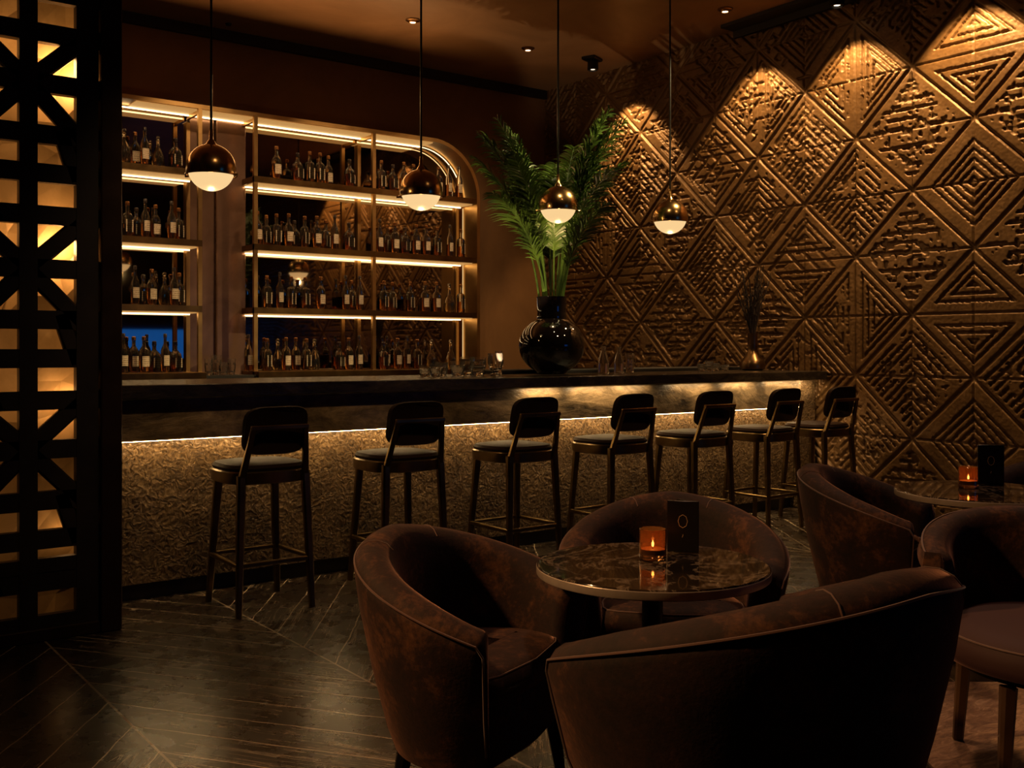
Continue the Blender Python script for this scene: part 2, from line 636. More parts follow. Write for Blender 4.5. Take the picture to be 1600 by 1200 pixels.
def relief(Y, Z):
    """0 = panel face, negative = carved in"""
    SU, SV = .490, .467
    n1 = vnoise(Y * 22, Z * 22, 1) - .5
    n2 = vnoise(Y * 22, Z * 22, 2) - .5
    n3 = vnoise(Y * 75, Z * 75, 3) - .5
    n4 = vnoise(Y * 75, Z * 75, 4) - .5
    u = (Y - 3.966) / SU + n1 * .008 + n3 * .016
    v = (Z - 2.47) / SV + n2 * .008 + n4 * .016
    us = (Y - 3.966) / SU
    vs = (Z - 2.47) / SV
    a, b = (us + vs) / 2, (us - vs) / 2
    ai, bi = np.round(a).astype(int), np.round(b).astype(int)
    cu, cv = ai + bi, ai - bi
    up, vp = us - cu, vs - cv
    ur, vr = u - cu, v - cv
    L1 = np.abs(up) + np.abs(vp)
    L1r = np.abs(ur) + np.abs(vr)
    hsh = (cu * 73856093 ^ cv * 19349663) & 0xffff
    style = hsh % 5
    col = cu
    style = np.where((cu == 0) & (cv % 4 == 0), 0, style)
    style = np.where((cu == 0) & (cv % 4 == 2), 1, style)
    style = np.where((np.abs(cu) == 1) & (np.abs(cv) % 4 == 1), 2, style)
    style = np.where((np.abs(cu) == 1) & (np.abs(cv) % 4 == 3), 3, style)
    style = np.where((cu == 2) & (cv % 4 == 2), 4, style)
    hgt = np.zeros_like(Y)

    def stripes(m, per, duty):
        ph = (m / per) % 1.0
        e = .055
        d = np.clip((duty - np.abs(ph - .5) * 1.0) / e, 0, 1)
        return d
    # 0 concentric rhombs
    m0 = 1 - L1r
    g0 = stripes(m0 - .27, .145, .20) * (m0 > .27) * (m0 < .98)
    # 1 two nested triangles
    m1 = np.minimum(1 - L1r, np.abs(vr) * 1.25)
    g1 = stripes(m1 - .16, .145, .19) * (m1 > .16)
    # 2 horizontal ragged slats
    brk = vnoise(Y * 13, np.floor((vr + 5) / .15) * 7.3, 5) > .40
    g2 = stripes(vr + 5, .150, .19) * (1 - L1 > .17) * brk
    chip = (vnoise(Y * 34, Z * 34, 8) > .66) * (1 - L1 > .2)
    g2 = np.maximum(g2, chip * .8)
    # 3 diagonal slats on one half, ragged slats on the other
    m3 = np.where(ur > 0, ur + vr, ur - vr)
    g3 = stripes(m3 + 5, .155, .20) * (1 - L1 > .13) * (vnoise(Y * 9, Z * 9, 6) > .30)
    chip3 = (vnoise(Y * 30, Z * 40, 9) > .72) * (1 - L1 > .25)
    g3 = np.maximum(g3, chip3 * .8)
    # 4 vertical split chevrons and nested frames
    m4 = np.minimum(1 - L1r, np.abs(ur) * 1.25)
    g4 = stripes(m4 - .10, .13, .20) * (m4 > .10) * ((vnoise(Y * 11, Z * 11, 7) > .33) | (ur < 0))
    g = np.select([style == 0, style == 1, style == 2, style == 3], [g0, g1, g2, g3], g4)
    # finer broken strokes where the carving gets busier, towards the corner
    far = np.clip((Y - 5.0) / .8, 0, 1)
    k1 = stripes((us + vs) * 1.0 + 40, .31, .16) * (vnoise(Y * 7, Z * 7, 21) > .58)
    k2 = stripes((us - vs) * 1.0 + 40, .31, .16) * (vnoise(Y * 7, Z * 7, 22) > .58)
    k3 = stripes(vr * 1.0 + 40, .22, .13) * (vnoise(Y * 10, Z * 10, 23) > .62)
    g = np.maximum(g, np.maximum(np.maximum(k1, k2), k3) * far * (1 - L1 > .12))
    fade = .55 + .45 * (vnoise(Y * 4, Z * 4, 11))
    hgt -= .024 * g * fade
    # rhomb outlines, panel joints
    e = 1 - L1
    hgt -= .016 * np.clip((.045 - np.minimum(e, 1)) / .02, 0, 1)
    jz = np.abs(vs - np.round(vs))
    jy = np.abs(us - np.round(us))
    hgt = np.minimum(hgt, np.where(jz < .016, -.013, 0))
    hgt = np.minimum(hgt, np.where((jy < .012), -.010, 0))
    hgt += (vnoise(Y * 8, Z * 8, 12) - .5) * .004 + n3 * .0025
    return hgt


ys = np.concatenate([np.arange(YR, 3.2, .06), np.arange(3.2, YB + .004, .0070)])
zs = np.arange(0, ZC + .02, .0072)
YY, ZZ = np.meshgrid(ys, zs, indexing='ij')
HH = relief(YY, ZZ)
nv, nz_ = YY.shape
co = np.stack([XW - HH.ravel() * 1.0, YY.ravel(), ZZ.ravel()], 1).astype(np.float32)
idx = np.arange(nv * nz_).reshape(nv, nz_)
q = np.stack([idx[:-1, :-1], idx[:-1, 1:], idx[1:, 1:], idx[1:, :-1]], -1).reshape(-1, 4)
me = bpy.data.meshes.new('wall_right')
me.vertices.add(len(co))
me.vertices.foreach_set('co', co.ravel())
me.loops.add(q.size)
me.loops.foreach_set('vertex_index', q.ravel().astype(np.int32))
me.polygons.add(len(q))
me.polygons.foreach_set('loop_start', np.arange(0, q.size, 4, dtype=np.int32))
me.update()
me.validate()
me.shade_smooth()
me.materials.append(M['relief'])
wr = bpy.data.objects.new('wall_right', me)
COL.objects.link(wr)
wr['kind'] = 'structure'
struct('wall_right_core', MB().box(XW + .045, XW + .2, YR, YB + .1, 0, ZC), M['darkwall'])

# ------------------------------------------------------------------ lattice screen
SX0, SX1, SY = .30, 1.385, 4.90
ls = thing('lattice_screen', 'tall dark geometric lattice screen with amber panels glowing behind it', 'screen', (0, 0, 0))
pm = MB().box(SX1 - .092, SX1, SY - .06, SY + .20, 0, ZC - .001, .006)
pm.build('post', M['post'], ls)
MB().box(SX0 - .1, SX1 - .095, SY - .05, SY + .20, 0.0, .055, .004).build('base_rail', M['post'], ls)
lat = MB()
WB = .037
x_a = x_at(42, SY)
x_b = x_at(130, SY)
dx = x_b - x_a
y0l, y1l = SY - .035, SY + .015
for xc in (x_a - dx, x_a, x_b):
    lat.box(xc - WB, xc + (WB if xc != x_b else .058), y0l, y1l, .05, ZC - .002)
zst = [1.28 - (y - 545) / FPX * 4.56 for y in (131, 420, 702)]
zst = [zst[0] + .8] + zst
for z0 in zst:
    for dz in (0, -.225, -.395, -.58):
        lat.box(SX0 - .1, SX1 - .09, y0l + .003, y1l - .003, z0 + dz - .041, z0 + dz + .041)
    for xc in (x_a - dx, x_a, x_b):
        up = .215 if xc == x_a else .215
        if xc == x_a:
            for sx, dz in ((1, .22), (-1, .22), (1, -.40 * .62), (-1, -.40 * .62)):
                p0 = (xc, (y0l + y1l) / 2 - .002, z0)
                p1 = (xc + sx * dx, (y0l + y1l) / 2 - .002, z0 + dz)
                lat.bar(p0, p1, .075, .040, side=(0, 0, 1))
    # tapering gusset in the square rows
    lat.bar((x_b - .10, SY - .012, z0 - .20), (x_b - .03, SY - .012, z0 - .42), .07, .040)
    lat.bar((x_a - .20, SY - .012, z0 - .40), (x_a - .12, SY - .012, z0 - .62), .06, .040)
zb = .33
lat.box(SX0 - .1, SX1 - .09, y0l + .003, y1l - .003, zb - .035, zb + .03)
lat.box(SX0 - .1, SX1 - .09, y0l + .003, y1l - .003, .05, .11)
lat.build('lattice', M['screen'], ls)
# folded gold panels behind the lattice
gp = MB()
rr = random.Random(3)
nx, nz2 = 9, 30
gx = [SX0 - .1 + (SX1 - .10 - SX0 + .1) * i / nx for i in range(nx + 1)]
gz = [.03 + (ZC - .05) * k / nz2 for k in range(nz2 + 1)]
gv = []
for i, x in enumerate(gx):
    for k, z in enumerate(gz):
        gv.append((x + (rr.uniform(-.03, .03) if 0 < i < nx else 0), SY + .15 + rr.uniform(-.035, .02), z + rr.uniform(-.03, .03)))
gf = []
for i in range(nx):
    for k in range(nz2):
        a = i * (nz2 + 1) + k
        b = a + nz2 + 1
        gf += [(a, b, b + 1), (a, b + 1, a + 1)]
gp.add(gv, gf).build('backing_panel', M['goldleaf'], ls, shade=False)
MB().box(SX0 - .1, SX1 - .06, SY + .19, SY + .21, 0, ZC - .002).build('back_board', M['dark'], ls)
for zz, e in ((3.3, 1.6), (2.55, 7.5), (1.75, 8.0), (1.05, 2.2), (.45, .7)):
    for xx in (.72, 1.18):
        lamp('screen_backlight', 'POINT', (xx, SY + .055, zz), e * .42, (1.0, .54, .20), shadow_soft_size=.05)

# ------------------------------------------------------------------ back-bar shelving
sh = thing('shelving_unit', 'tall brass back bar shelving with glowing shelf undersides and an arched end', 'shelving', (0, 0, 0))
P1, P2, P3, P4 = x_at(313, YS), x_at(400, YS), x_at(585, YS), x_at(750, YS)
SD = .33
YBK = YS + SD
XS0 = .9
ZT = 3.335
RA = .56
ZSH = [2.784, 2.193, 1.641]          # upper faces of the lit shelves
ZBASE = 1.085


def arch(xr, zt, r, off=0.0, n=14):
    """points (x,z) of the top right quarter, from the flat top to the side"""
    return [(xr - r + (r - off) * math.sin(PI / 2 * i / n), zt - r + (r - off) * math.cos(PI / 2 * i / n)) for i in range(n + 1)]


# outer band: top, arch and side, thin brass sheet with front rim
ob = MB()
o_out = [(XS0, ZT)] + arch(P4, ZT, RA) + [(P4, .02)]
o_in = [(XS0, ZT - .035)] + arch(P4, ZT, RA, .035) + [(P4 - .035, .02)]
n = len(o_out)
vs = []
for (x, z), (x2, z2) in zip(o_out, o_in):
    vs += [(x, YS, z), (x, YBK, z), (x2, YBK, z2), (x2, YS, z2)]
fs = []
for i in range(n - 1):
    a, b = i * 4, i * 4 + 4
    for k in range(4):
        fs.append((a + k, a + (k + 1) % 4, b + (k + 1) % 4, b + k))
fs += [(3, 2, 1, 0), tuple((n - 1) * 4 + k for k in range(4))]
ob.add(vs, fs).build('arched_frame', M['brass'], sh)
# posts
PW = .034
for x in (P1, P2, P3):
    MB().box(x - PW / 2, x + PW / 2, YS, YS + PW, .02, ZT - .036).build('post', M['brass'], sh)
for x in (P1, P2, P3, P4 - .075):
    MB().box(x - PW / 2, x + PW / 2, YBK - .035, YBK - .004, .02, ZT - .1 if x < P3 + .1 else ZT - .45).build('rear_post', M['brass'], sh)
# top cross pieces
for x in (P1, P2, P3):
    MB().box(x - .012, x + .012, YS + PW, YBK - .036, ZT - .075, ZT - .036).build('top_cross_bar', M['brass'], sh)
# top diffuser
XA = P4 - RA
MB().box(x_at(215, YS), XA + .02, YS + .03, YBK - .06, ZT - .0452, ZT - .036).build('top_diffuser', M['ledpanel'], sh)
MB().box(x_at(200, YS), XA, YBK - .085, YBK - .072, ZT - .055, ZT - .0455).build('light_strip', M['led'], sh)
ap = arch(P4, ZT, RA, .05)
MB().tube([(x, YBK - .08, z) for x, z in ap], .0045, 6).build('arch_light_strip', emis('arch_led', (1.0, .68, .32), 3.2), sh)
MB().box(P4 - .046, P4 - .040, YBK - .09, YBK - .08, ZBASE + .01, ZT - RA - .06).build('side_glow_fill', emis('side_fill_glow', (1.0, .62, .24), .8), sh)  # added glowing strip, stands in for the gleam of the brass side
# shelves
for lv, zt in enumerate(ZSH):
    for (xa, xb) in ((XS0, P1 + PW / 2), (P2 - PW / 2, P4 - .048)):
        if lv == 0 and xb > P1 + 1:
            pass
        s = MB().box(xa, xb, YS - .002, YBK - .005, zt - .052, zt).build('shelf', M['brass_dark'], sh)
        MB().box(xa + .02, xb - .02, YS + .035, YBK - .05, zt - .060, zt - .0525).build('diffuser', M['ledpanel'], s)
        MB().box(xa + .02, xb - .02, YBK - .085, YBK - .073, zt - .070, zt - .0605).build('light_strip', M['led'], s)
# base cabinet
MB().box(XS0, P1 + PW / 2, YS - .10, YBK, 0, ZBASE, .004).build('base_cabinet', M['brass_dark'], sh)
MB().box(P2 - PW / 2, P4, YS - .10, YBK, 0, ZBASE, .004).build('base_cabinet', M['brass_dark'], sh)
MB().box(P1 + PW / 2 + .002, P2 - PW / 2 - .002, YS - .06, YBK, 0, ZBASE - .03, .004).build('dark_cabinet', M['dark'], sh)
# mirrors, one per bay
mm = MB()
for xa, xb in ((XS0, P1), (P2, P3)):
    mm.box(xa, xb, YBK, YBK + .012, ZBASE, ZT - .04)
mm.build('mirror', M['mirror'], sh)
am = [(P3, ZBASE), (P4 - .04, ZBASE)] + [p for p in reversed(arch(P4, ZT, RA, .04))] + [(P3, ZT - .04)]
nn = len(am)
MB().add([(x, YBK, z) for x, z in am] + [(x, YBK + .012, z) for x, z in am],
         [tuple(range(nn)), tuple(range(2 * nn - 1, nn - 1, -1))] + [(i, i + nn, (i + 1) % nn + nn, (i + 1) % nn) for i in range(nn)]).build('arched_mirror', M['mirror'], sh)
# copper clad column seen between the two halves
cm = MB()
cm.box(P1 + .02, P1 + .235, YBK - .02, YB - .001, 0.0, ZT - .04, .004)
cm.box(P1 + .245, P2 + .02, YBK - .055, YB - .001, 0.0, ZT - .04, .012)
struct('column_1', cm, M['column'])

# ------------------------------------------------------------------ bar
bar = thing('bar_counter', 'long bar front of crushed mineral panels with a lit ledge', 'bar', (0, 0, 0))
BX0, BX1 = 1.0, XW - .005
BY = 5.35
MB().box(BX0, 6.80, BY, 5.95, .085, .82).build('front_panel', M['flake'], bar)
MB().box(BX0, 6.80, BY - .075, 5.95, .815, 1.03, .006).build('fascia', M['fascia'], bar)
MB().box(BX0, 6.80, BY + .03, 5.95, 0, .084).build('plinth', M['plinth'], bar)
MB().box(6.81, BX1 - .03, BY - .05, 5.95, 0, 1.03, .006).build('end_pier', M['flake'], bar)
MB().box(BX0, 6.79, BY - .066, BY - .044, .8132, .8148).build('light_strip', emis('ledge_led', (1.0, .64, .28), 48), bar)
ct = MB().box(BX0 - .05, BX1 - .005, BY - .15, 6.10, 1.032, 1.10, .004).build('bar_countertop', M['countertop'])
tag(ct, 'long polished dark stone countertop along the bar', 'countertop')
back_ledge = MB().box(4.3, XW - .04, 6.0, 6.34, 1.101, 1.125, .004).build('bar_tray', M['dark'])
tag(back_ledge, 'thin black tray ledge behind the round black vase', 'ledge')
for pxl, ln in ((850, .30), (925, .34), (989, .32), (1083, .40), (1158, .34), (1222, .34), (1262, .16)):
    x = min(x_at(pxl, BY - .1), 6.9)
    lamp('counter_downlight', 'AREA', (x, BY - .125, 1.026), .85, (1.0, .68, .33), (x, BY - .06, .8), shape='RECTANGLE', size=ln, size_y=.012)


# ------------------------------------------------------------------ bar stools
def stool():
    t = thing('bar_stool', 'x', 'bar stool')
    # local: faces +Y, base at floor
    sz = .70
    ring = []

    def sq(a, rx, ry, p=3.2):
        c, s = math.cos(a), math.sin(a)
        k = (abs(c) ** p + abs(s) ** p) ** (-1 / p)
        return rx * k * c, ry * k * s
    N = 40

    def sqr(rx, ry, z, y0=0.0):
        return [(sq(2 * PI * i / N, rx, ry)[0], y0 + sq(2 * PI * i / N, rx, ry)[1], z) for i in range(N)]
    MB().loft([sqr(.200, .200, sz - .075), sqr(.212, .212, sz - .070), sqr(.215, .215, sz - .018), sqr(.208, .208, sz - .012)]).build('seat_frame', M['leg_metal'], t)
    MB().loft([sqr(.203, .203, sz - .014), sqr(.208, .208, sz + .002), sqr(.196, .196, sz + .017), sqr(.15, .15, sz + .024), sqr(.05, .05, sz + .020)]).build('seat', M['leather'], t)
    for sx in (-1, 1):
        # front leg
        MB().bar((sx * .150, .150, sz - .07), (sx * .185, .195, 0), .042, .036, .030, .028).build('leg', M['leg_metal'], t)
        # back leg, running past the seat to hold the back
        m = MB()
        m.bar((sx * .165, -.185, sz - .03), (sx * .190, -.215, 0), .042, .040, .030, .028)
        m.build('leg', M['leg_metal'], t)
        m = MB()
        m.bar((sx * .165, -.187, sz - .05), (sx * .133, -.262, sz + .205), .034, .028, .026, .018)
        m.build('back_upright', M['leg_metal'], t)
    MB().bar((-.146, -.262, sz + .203), (.146, -.262, sz + .203), .018, .022, side=(0, 1, 0)).build('back_bar', M['brass_dark'], t)
    # backrest: curved rounded rectangle pad
    nu, nv_ = 18, 12
    W2, H2 = .165, .118
    rings = []

    def rr_pt(a, hw, hh):
        x, z = sq(a, hw, hh, 4.5)
        return x, z
    K = 44
    for off, sc in ((-.018, .90), (-.022, .97), (-.006, 1.0), (.010, .985), (.016, .93), (.018, .6), (.018, .15)):
        r = []
        for i in range(K):
            x, z = rr_pt(2 * PI * i / K, W2 * sc, H2 * sc)
            r.append((x, -.232 + off + .030 * (1 - (x / W2) ** 2) * -1 + .062, sz + .185 + z))
        rings.append(r)
    m = MB().loft(rings)
    for p_i in range(len(m.v)):
        x, y, z = m.v[p_i]
        m.v[p_i] = (x, y - (z - sz - .07) * .22, z)
    m.build('backrest', M['leather'], t)
    # footrest frame
    zf = .245
    k = zf / sz
    pf = [(-.180, .180), (.180, .180), (.192, -.207), (-.192, -.207)]
    m = MB()
    for i in range(4):
        a, b = pf[i], pf[(i + 1) % 4]
        m.bar((a[0], a[1], zf), (b[0], b[1], zf), .022, .018, side=(0, 0, 1))
    m.build('footrest', M['leg_metal'], t)
    return t


proto = stool()
ords = ['nearest the lattice screen', 'second from the lattice screen', 'third from the lattice screen',
        'in the middle of the row, fourth from the lattice screen', 'fifth from the lattice screen', 'at the lit pier, sixth from the lattice screen',
        'last in the row, against the carved wall']
for i, pxs in enumerate((404, 620, 801, 953, 1080, 1188, 1276)):
    o = proto if i == 0 else copy_tree(proto)
    o.location = (x_at(pxs, 4.93), 4.93, 0)
    o.rotation_euler.z = [0, -.03, .02, .03, .0, .04, .02][i]
    o['label'] = 'black and bronze bar stool ' + ords[i]
    o['group'] = 'bar stools along the bar'


# ------------------------------------------------------------------ pendants
def pendant():
    t = thing('pendant_lamp', 'x', 'pendant lamp')
    r = .135
    MB().lathe([(.0, .15), (.05, .15), (.05, .012), (.042, 0), (0, 0)], 20, (0, 0, ZC - 2.28 - .152)).build('canopy', M['black_metal'], t)
    MB().tube([(0, 0, r + .05), (0, 0, ZC - 2.28 - .15)], .007, 8).build('rod', M['black_metal'], t)
    MB().lathe([(0, .085), (.010, .085), (.012, .03), (.024, .014), (.030, 0.0), (0, 0)], 16, (0, 0, r - .004)).build('finial', M['pend'], t)
    z0 = -.038
    pr = []
    a0 = math.asin(z0 / r)
    for i in range(17):
        a = a0 + (PI / 2 - a0) * i / 16
        pr.append((r * math.cos(a), r * math.sin(a)))
    pr2 = [(x * .975, z * .975 + (.000)) for x, z in reversed(pr)]
    MB().lathe(pr + pr2, 40).build('dome', M['pend'], t)
    pr = []
    rg = .126
    a0 = math.asin((z0 + .012) / rg)
    for i in range(13):
        a = a0 + (-PI / 2 - a0) * i / 12
        pr.append((rg * math.cos(a), rg * math.sin(a)))
    MB().lathe(pr, 40).build('globe', M['globe'], t)
    MB().lathe([(.137, z0 - .004), (.142, z0 - .002), (.142, z0 + .004), (.137, z0 + .006), (.134, z0), (.137, z0 - .004)], 40).build('rim', M['pend'], t)
    for sx in (-1, 1):
        MB().tube([(sx * .134, 0, z0), (sx * .158, 0, z0)], .0065, 8).build('pin', M['pend'], t)
    return t


pp_ = pendant()
pl = ['brass and frosted glass globe pendant nearest the lattice screen', 'second globe pendant from the lattice screen, over the arched shelves',
      'globe pendant hanging in front of the palm fronds', 'globe pendant nearest the carved wall, in front of it']
for i, (pxp, zz) in enumerate(((330, 2.285), (658, 2.28), (872, 2.28), (1047, 2.285))):
    o = pp_ if i == 0 else copy_tree(pp_)
    x = x_at(pxp, 5.6)
    o.location = (x, 5.6, 2.28)
    o.rotation_euler.z = -.85 + .12 * i
    o['label'] = pl[i]
    o['group'] = 'globe pendants over the bar'
    lamp('pendant_light', 'POINT', (x, 5.6, 2.125), 3.0, (1.0, .60, .26), shadow_soft_size=.02)


# ------------------------------------------------------------------ ceiling fittings
def gimbal(loc, label, aim=0.0, black=False):
    t = thing('ceiling_spotlight', label, 'ceiling light', loc, aim, 'small ceiling spotlights')
    if black:
        MB().box(-.09, .09, -.07, .07, -.03, -.001, .005).build('mounting_plate', M['black_metal'], t)
        m = MB().lathe([(.0, 0), (.052, 0), (.055, -.09), (.045, -.095), (.042, -.075), (0, -.07)], 20, (.02, 0, -.025))
        m.build('housing', M['black_metal'], t)
        MB().lathe([(.0, -.082), (.024, -.082), (.022, -.078), (0, -.076)], 16, (.02, 0, -.025)).build('lens', M['bulb'], t)
    else:
        MB().lathe([(.040, -.001), (.062, -.001), (.062, -.008), (.045, -.014), (.040, -.006), (.040, -.001)], 24).build('bezel', M['brass_dark'], t)
        m = MB().lathe([(.0, -.004), (.038, -.004), (.036, -.022), (.028, -.026), (.026, -.016), (0, -.014)], 20)
        m.build('housing', M['brass'], t)
        MB().lathe([(.0, -.0225), (.023, -.0225), (.022, -.018), (0, -.0165)], 16).build('lens', M['bulb'], t)
    return t


def cpt(px, py):
    d = (ZC - H) * FPX / (545 - py)
    p = px2(px, py, d)
    return (p.x, p.y, ZC)


gimbal(cpt(645, 31), 'recessed brass ceiling spotlight above the arched end of the shelving')
gimbal(cpt(825, 75), 'recessed ceiling spotlight above the palm fronds')
gimbal(cpt(1133, 14), 'recessed twin ceiling spotlight above the pendant by the carved wall')
gimbal(cpt(925, 90), 'black box ceiling spotlight at the corner of the carved wall', .4, True)
t = gimbal((XW - .22, 4.97, ZC - .031), 'black spotlight in the ceiling slot above the carved wall', 0, True)
# small ceiling sensor
s_ = MB().lathe([(0, -.02), (.02, -.018), (.028, -.001), (0, -.001)], 16, cpt(357, 37)).build('ceiling_sensor', M['dark'])
tag(s_, 'tiny dark ceiling sensor beside the first pendant rod', 'sensor')


# ------------------------------------------------------------------ bottles
def bottle(kind):
    """returns empty with parts; kinds differ in outline"""
    t = thing('liquor_bottle', 'x', 'bottle')
    if kind == 'round':
        pr = [(.0, .002), (.036, .002), (.0400, .010), (.0400, .150), (.037, .168), (.026, .188), (.0145, .205), (.0130, .245), (.0155, .247), (.0155, .256), (.012, .257)]
        lab = (.0405, .045, .125)
    elif kind == 'squat':
        pr = [(.0, .002), (.046, .002), (.051, .012), (.051, .120), (.046, .142), (.028, .162), (.0155, .175), (.0145, .208), (.0175, .210), (.0175, .220), (.013, .221)]
        lab = (.0515, .032, .110)
    elif kind == 'tall':
        pr = [(.0, .002), (.033, .002), (.0360, .010), (.0350, .175), (.030, .198), (.018, .222), (.0125, .240), (.0115, .285), (.014, .287), (.014, .296), (.011, .297)]
        lab = (.0362, .055, .140)
    elif kind == 'decanter':
        pr = [(.0, .002), (.042, .002), (.050, .020), (.052, .060), (.046, .105), (.034, .140), (.020, .165), (.0135, .185), (.0130, .225), (.0165, .228), (.0165, .236), (.012, .237)]
        lab = None
    else:  # square
        pr = [(.0, .002), (.038, .002), (.0420, .010), (.0420, .158), (.036, .172), (.018, .182), (.0145, .192), (.0140, .235), (.017, .237), (.017, .246), (.012, .247)]
        lab = (.0425, .035, .130)
    sqk = 4.5 if kind in ('square', 'squat') else 2.0

    def lathe_sq(prof, n, sc=1.0):
        rings = []
        for r, z in prof:
            r = max(r * sc, 1e-5)
            p = sqk if r > .024 else 2.0
            ring = []
            for i in range(n):
                a = 2 * PI * i / n
                c, s = math.cos(a), math.sin(a)
                k = (abs(c) ** p + abs(s) ** p) ** (-1 / p)
                f = 1.0 if p == 2 else .92
                ring.append((r * k * c * f, r * k * s * (f if p == 2 else .75), z))
            rings.append(ring)
        return rings
    n = 20
    MB().loft(lathe_sq(pr, n), True, True).build('glass_body', M['glass'], t, smooth=50)
    body_top = max(z for r, z in pr if r > .03)
    fill = {'round': .78, 'squat': .8, 'tall': .7, 'decanter': .62, 'square': .6}[kind] * body_top
    lp = [(max(r - .004, 0), z + .006) for r, z in pr if z < fill - .006]
    rl = pr[[k for k, (r, z) in enumerate(pr) if z < fill][-1]][0]
    lp.append((max(rl - .004, .01), fill))
    lp.append((.0, fill))
    liq = {'round': 'liq_amber', 'squat': 'liq_dark', 'tall': 'liq_amber', 'decanter': 'liq_pale', 'square': 'liq_amber'}[kind]
    MB().loft(lathe_sq(lp, n), True, True).build('spirit', M[liq], t, smooth=50)
    topz = pr[-1][1]
    cap = 'cap_dark' if kind in ('squat', 'tall') else 'cap_gold'
    if kind == 'decanter':
        MB().lathe([(0, topz), (.010, topz), (.012, topz + .006), (.018, topz + .016), (.012, topz + .030), (0, topz + .034)], 12).build('stopper', M['crystal'], t)
    else:
        MB().lathe([(0, topz - .006), (.0165 if kind != 'tall' else .0145, topz - .006), (.0165 if kind != 'tall' else .0145, topz + .018), (.012, topz + .023), (0, topz + .024)], 14).build('cap', M[cap], t)
    if lab:
        r, z0, z1 = lab
        m = MB()
        vs_, fs_ = [], []
        K = 9
        for z in (z0, z1):
            for i in range(K):
                if sqk > 3:
                    x = (-.82 + 1.64 * i / (K - 1)) * r * .92
                    y = -r * .92 * .75 - .0012
                else:
                    a = -PI / 2 + (-1.05 + 2.1 * i / (K - 1))
                    x, y = (r + .0006) * math.cos(a), (r + .0006) * math.sin(a)
                vs_.append((x, y, z))
        for i in range(K - 1):
            fs_.append((i, i + 1, K + i + 1, K + i))
        m.add(vs_, fs_).build('label', M['label'] if kind != 'squat' else M['label'], t)
    return t


KINDS = ['round', 'squat', 'tall', 'decanter', 'square']
protos = {k: bottle(k) for k in KINDS}
used = {k: False for k in KINDS}
desc = {'round': 'round-shouldered amber bottle with pale label', 'squat': 'squat square bottle of dark spirit',
        'tall': 'tall slim amber bottle', 'decanter': 'clear decanter of pale spirit', 'square': 'square amber bottle with wide label'}
ordw = ['first', 'second', 'third', 'fourth', 'fifth', 'sixth', 'seventh', 'eighth', 'ninth', 'tenth', 'eleventh', 'twelfth']


def put_bottle(kind, x, y, z, label, group, sc=1.0, rot=0.0):
    src = protos[kind]
    if not used[kind]:
        used[kind] = True
        o = src
    else:
        o = copy_tree(src)
    o.location = (x, y, z)
    o.scale = (sc * R.uniform(.96, 1.05), sc * R.uniform(.96, 1.02), sc)
    o.rotation_euler.z = rot
    o['label'] = label
    o['group'] = group


shelf_rows = {
    # (shelf name, z): {bay: [(px, kind)...]}
    ('top shelf', ZSH[0]): {
        'bay beside the lattice': [(194, 'decanter'), (211, 'round'), (226, 'tall'), (247, 'decanter'), (274, 'squat')],
        'middle bay': [(432, 'round'), (465, 'squat'), (484, 'square'), (500, 'square'), (513, 'round'), (546, 'squat')],
        'arched bay': [(596, 'square'), (614, 'squat'), (631, 'round'), (646, 'square'), (685, 'round'), (701, 'tall'), (717, 'tall')]},
    ('middle shelf', ZSH[1]): {
        'bay beside the lattice': [(199, 'square'), (213, 'squat'), (227, 'tall'), (243, 'round'), (268, 'tall'), (279, 'square')],
        'middle bay': [(402, 'round'), (416, 'square'), (432, 'square'), (451, 'round'), (460, 'squat'), (476, 'square'), (495, 'round'), (509, 'square'), (523, 'tall'), (545, 'squat')],
        'arched bay': [(593, 'tall'), (605, 'square'), (617, 'round'), (633, 'squat'), (650, 'round'), (666, 'round'), (683, 'square'), (703, 'tall'), (720, 'square')]},
    ('lowest shelf', ZSH[2]): {
        'bay beside the lattice': [(211, 'tall'), (224, 'squat'), (237, 'round'), (257, 'decanter'), (272, 'tall'), (280, 'square')],
        'middle bay': [(417, 'square'), (437, 'tall'), (455, 'square'), (477, 'square'), (501, 'round'), (540, 'tall'), (549, 'square'), (562, 'tall')],
        'arched bay': [(600, 'square'), (613, 'square'), (641, 'square'), (664, 'round'), (682, 'round'), (702, 'decanter'), (720, 'square')]},
    ('cabinet top', ZBASE): {
        'bay beside the lattice': [(193, 'tall'), (209, 'round'), (225, 'round'), (241, 'squat'), (258, 'tall'), (274, 'squat')],
        'middle bay': [(388, 'tall'), (417, 'square'), (434, 'decanter'), (447, 'round'), (462, 'round'), (479, 'square'), (491, 'decanter'), (530, 'squat'), (545, 'round'), (561, 'tall')],
        'arched bay': [(599, 'squat'), (604, 'tall'), (621, 'round'), (636, 'tall'), (652, 'square'), (674, 'decanter'), (704, 'decanter')]},
}
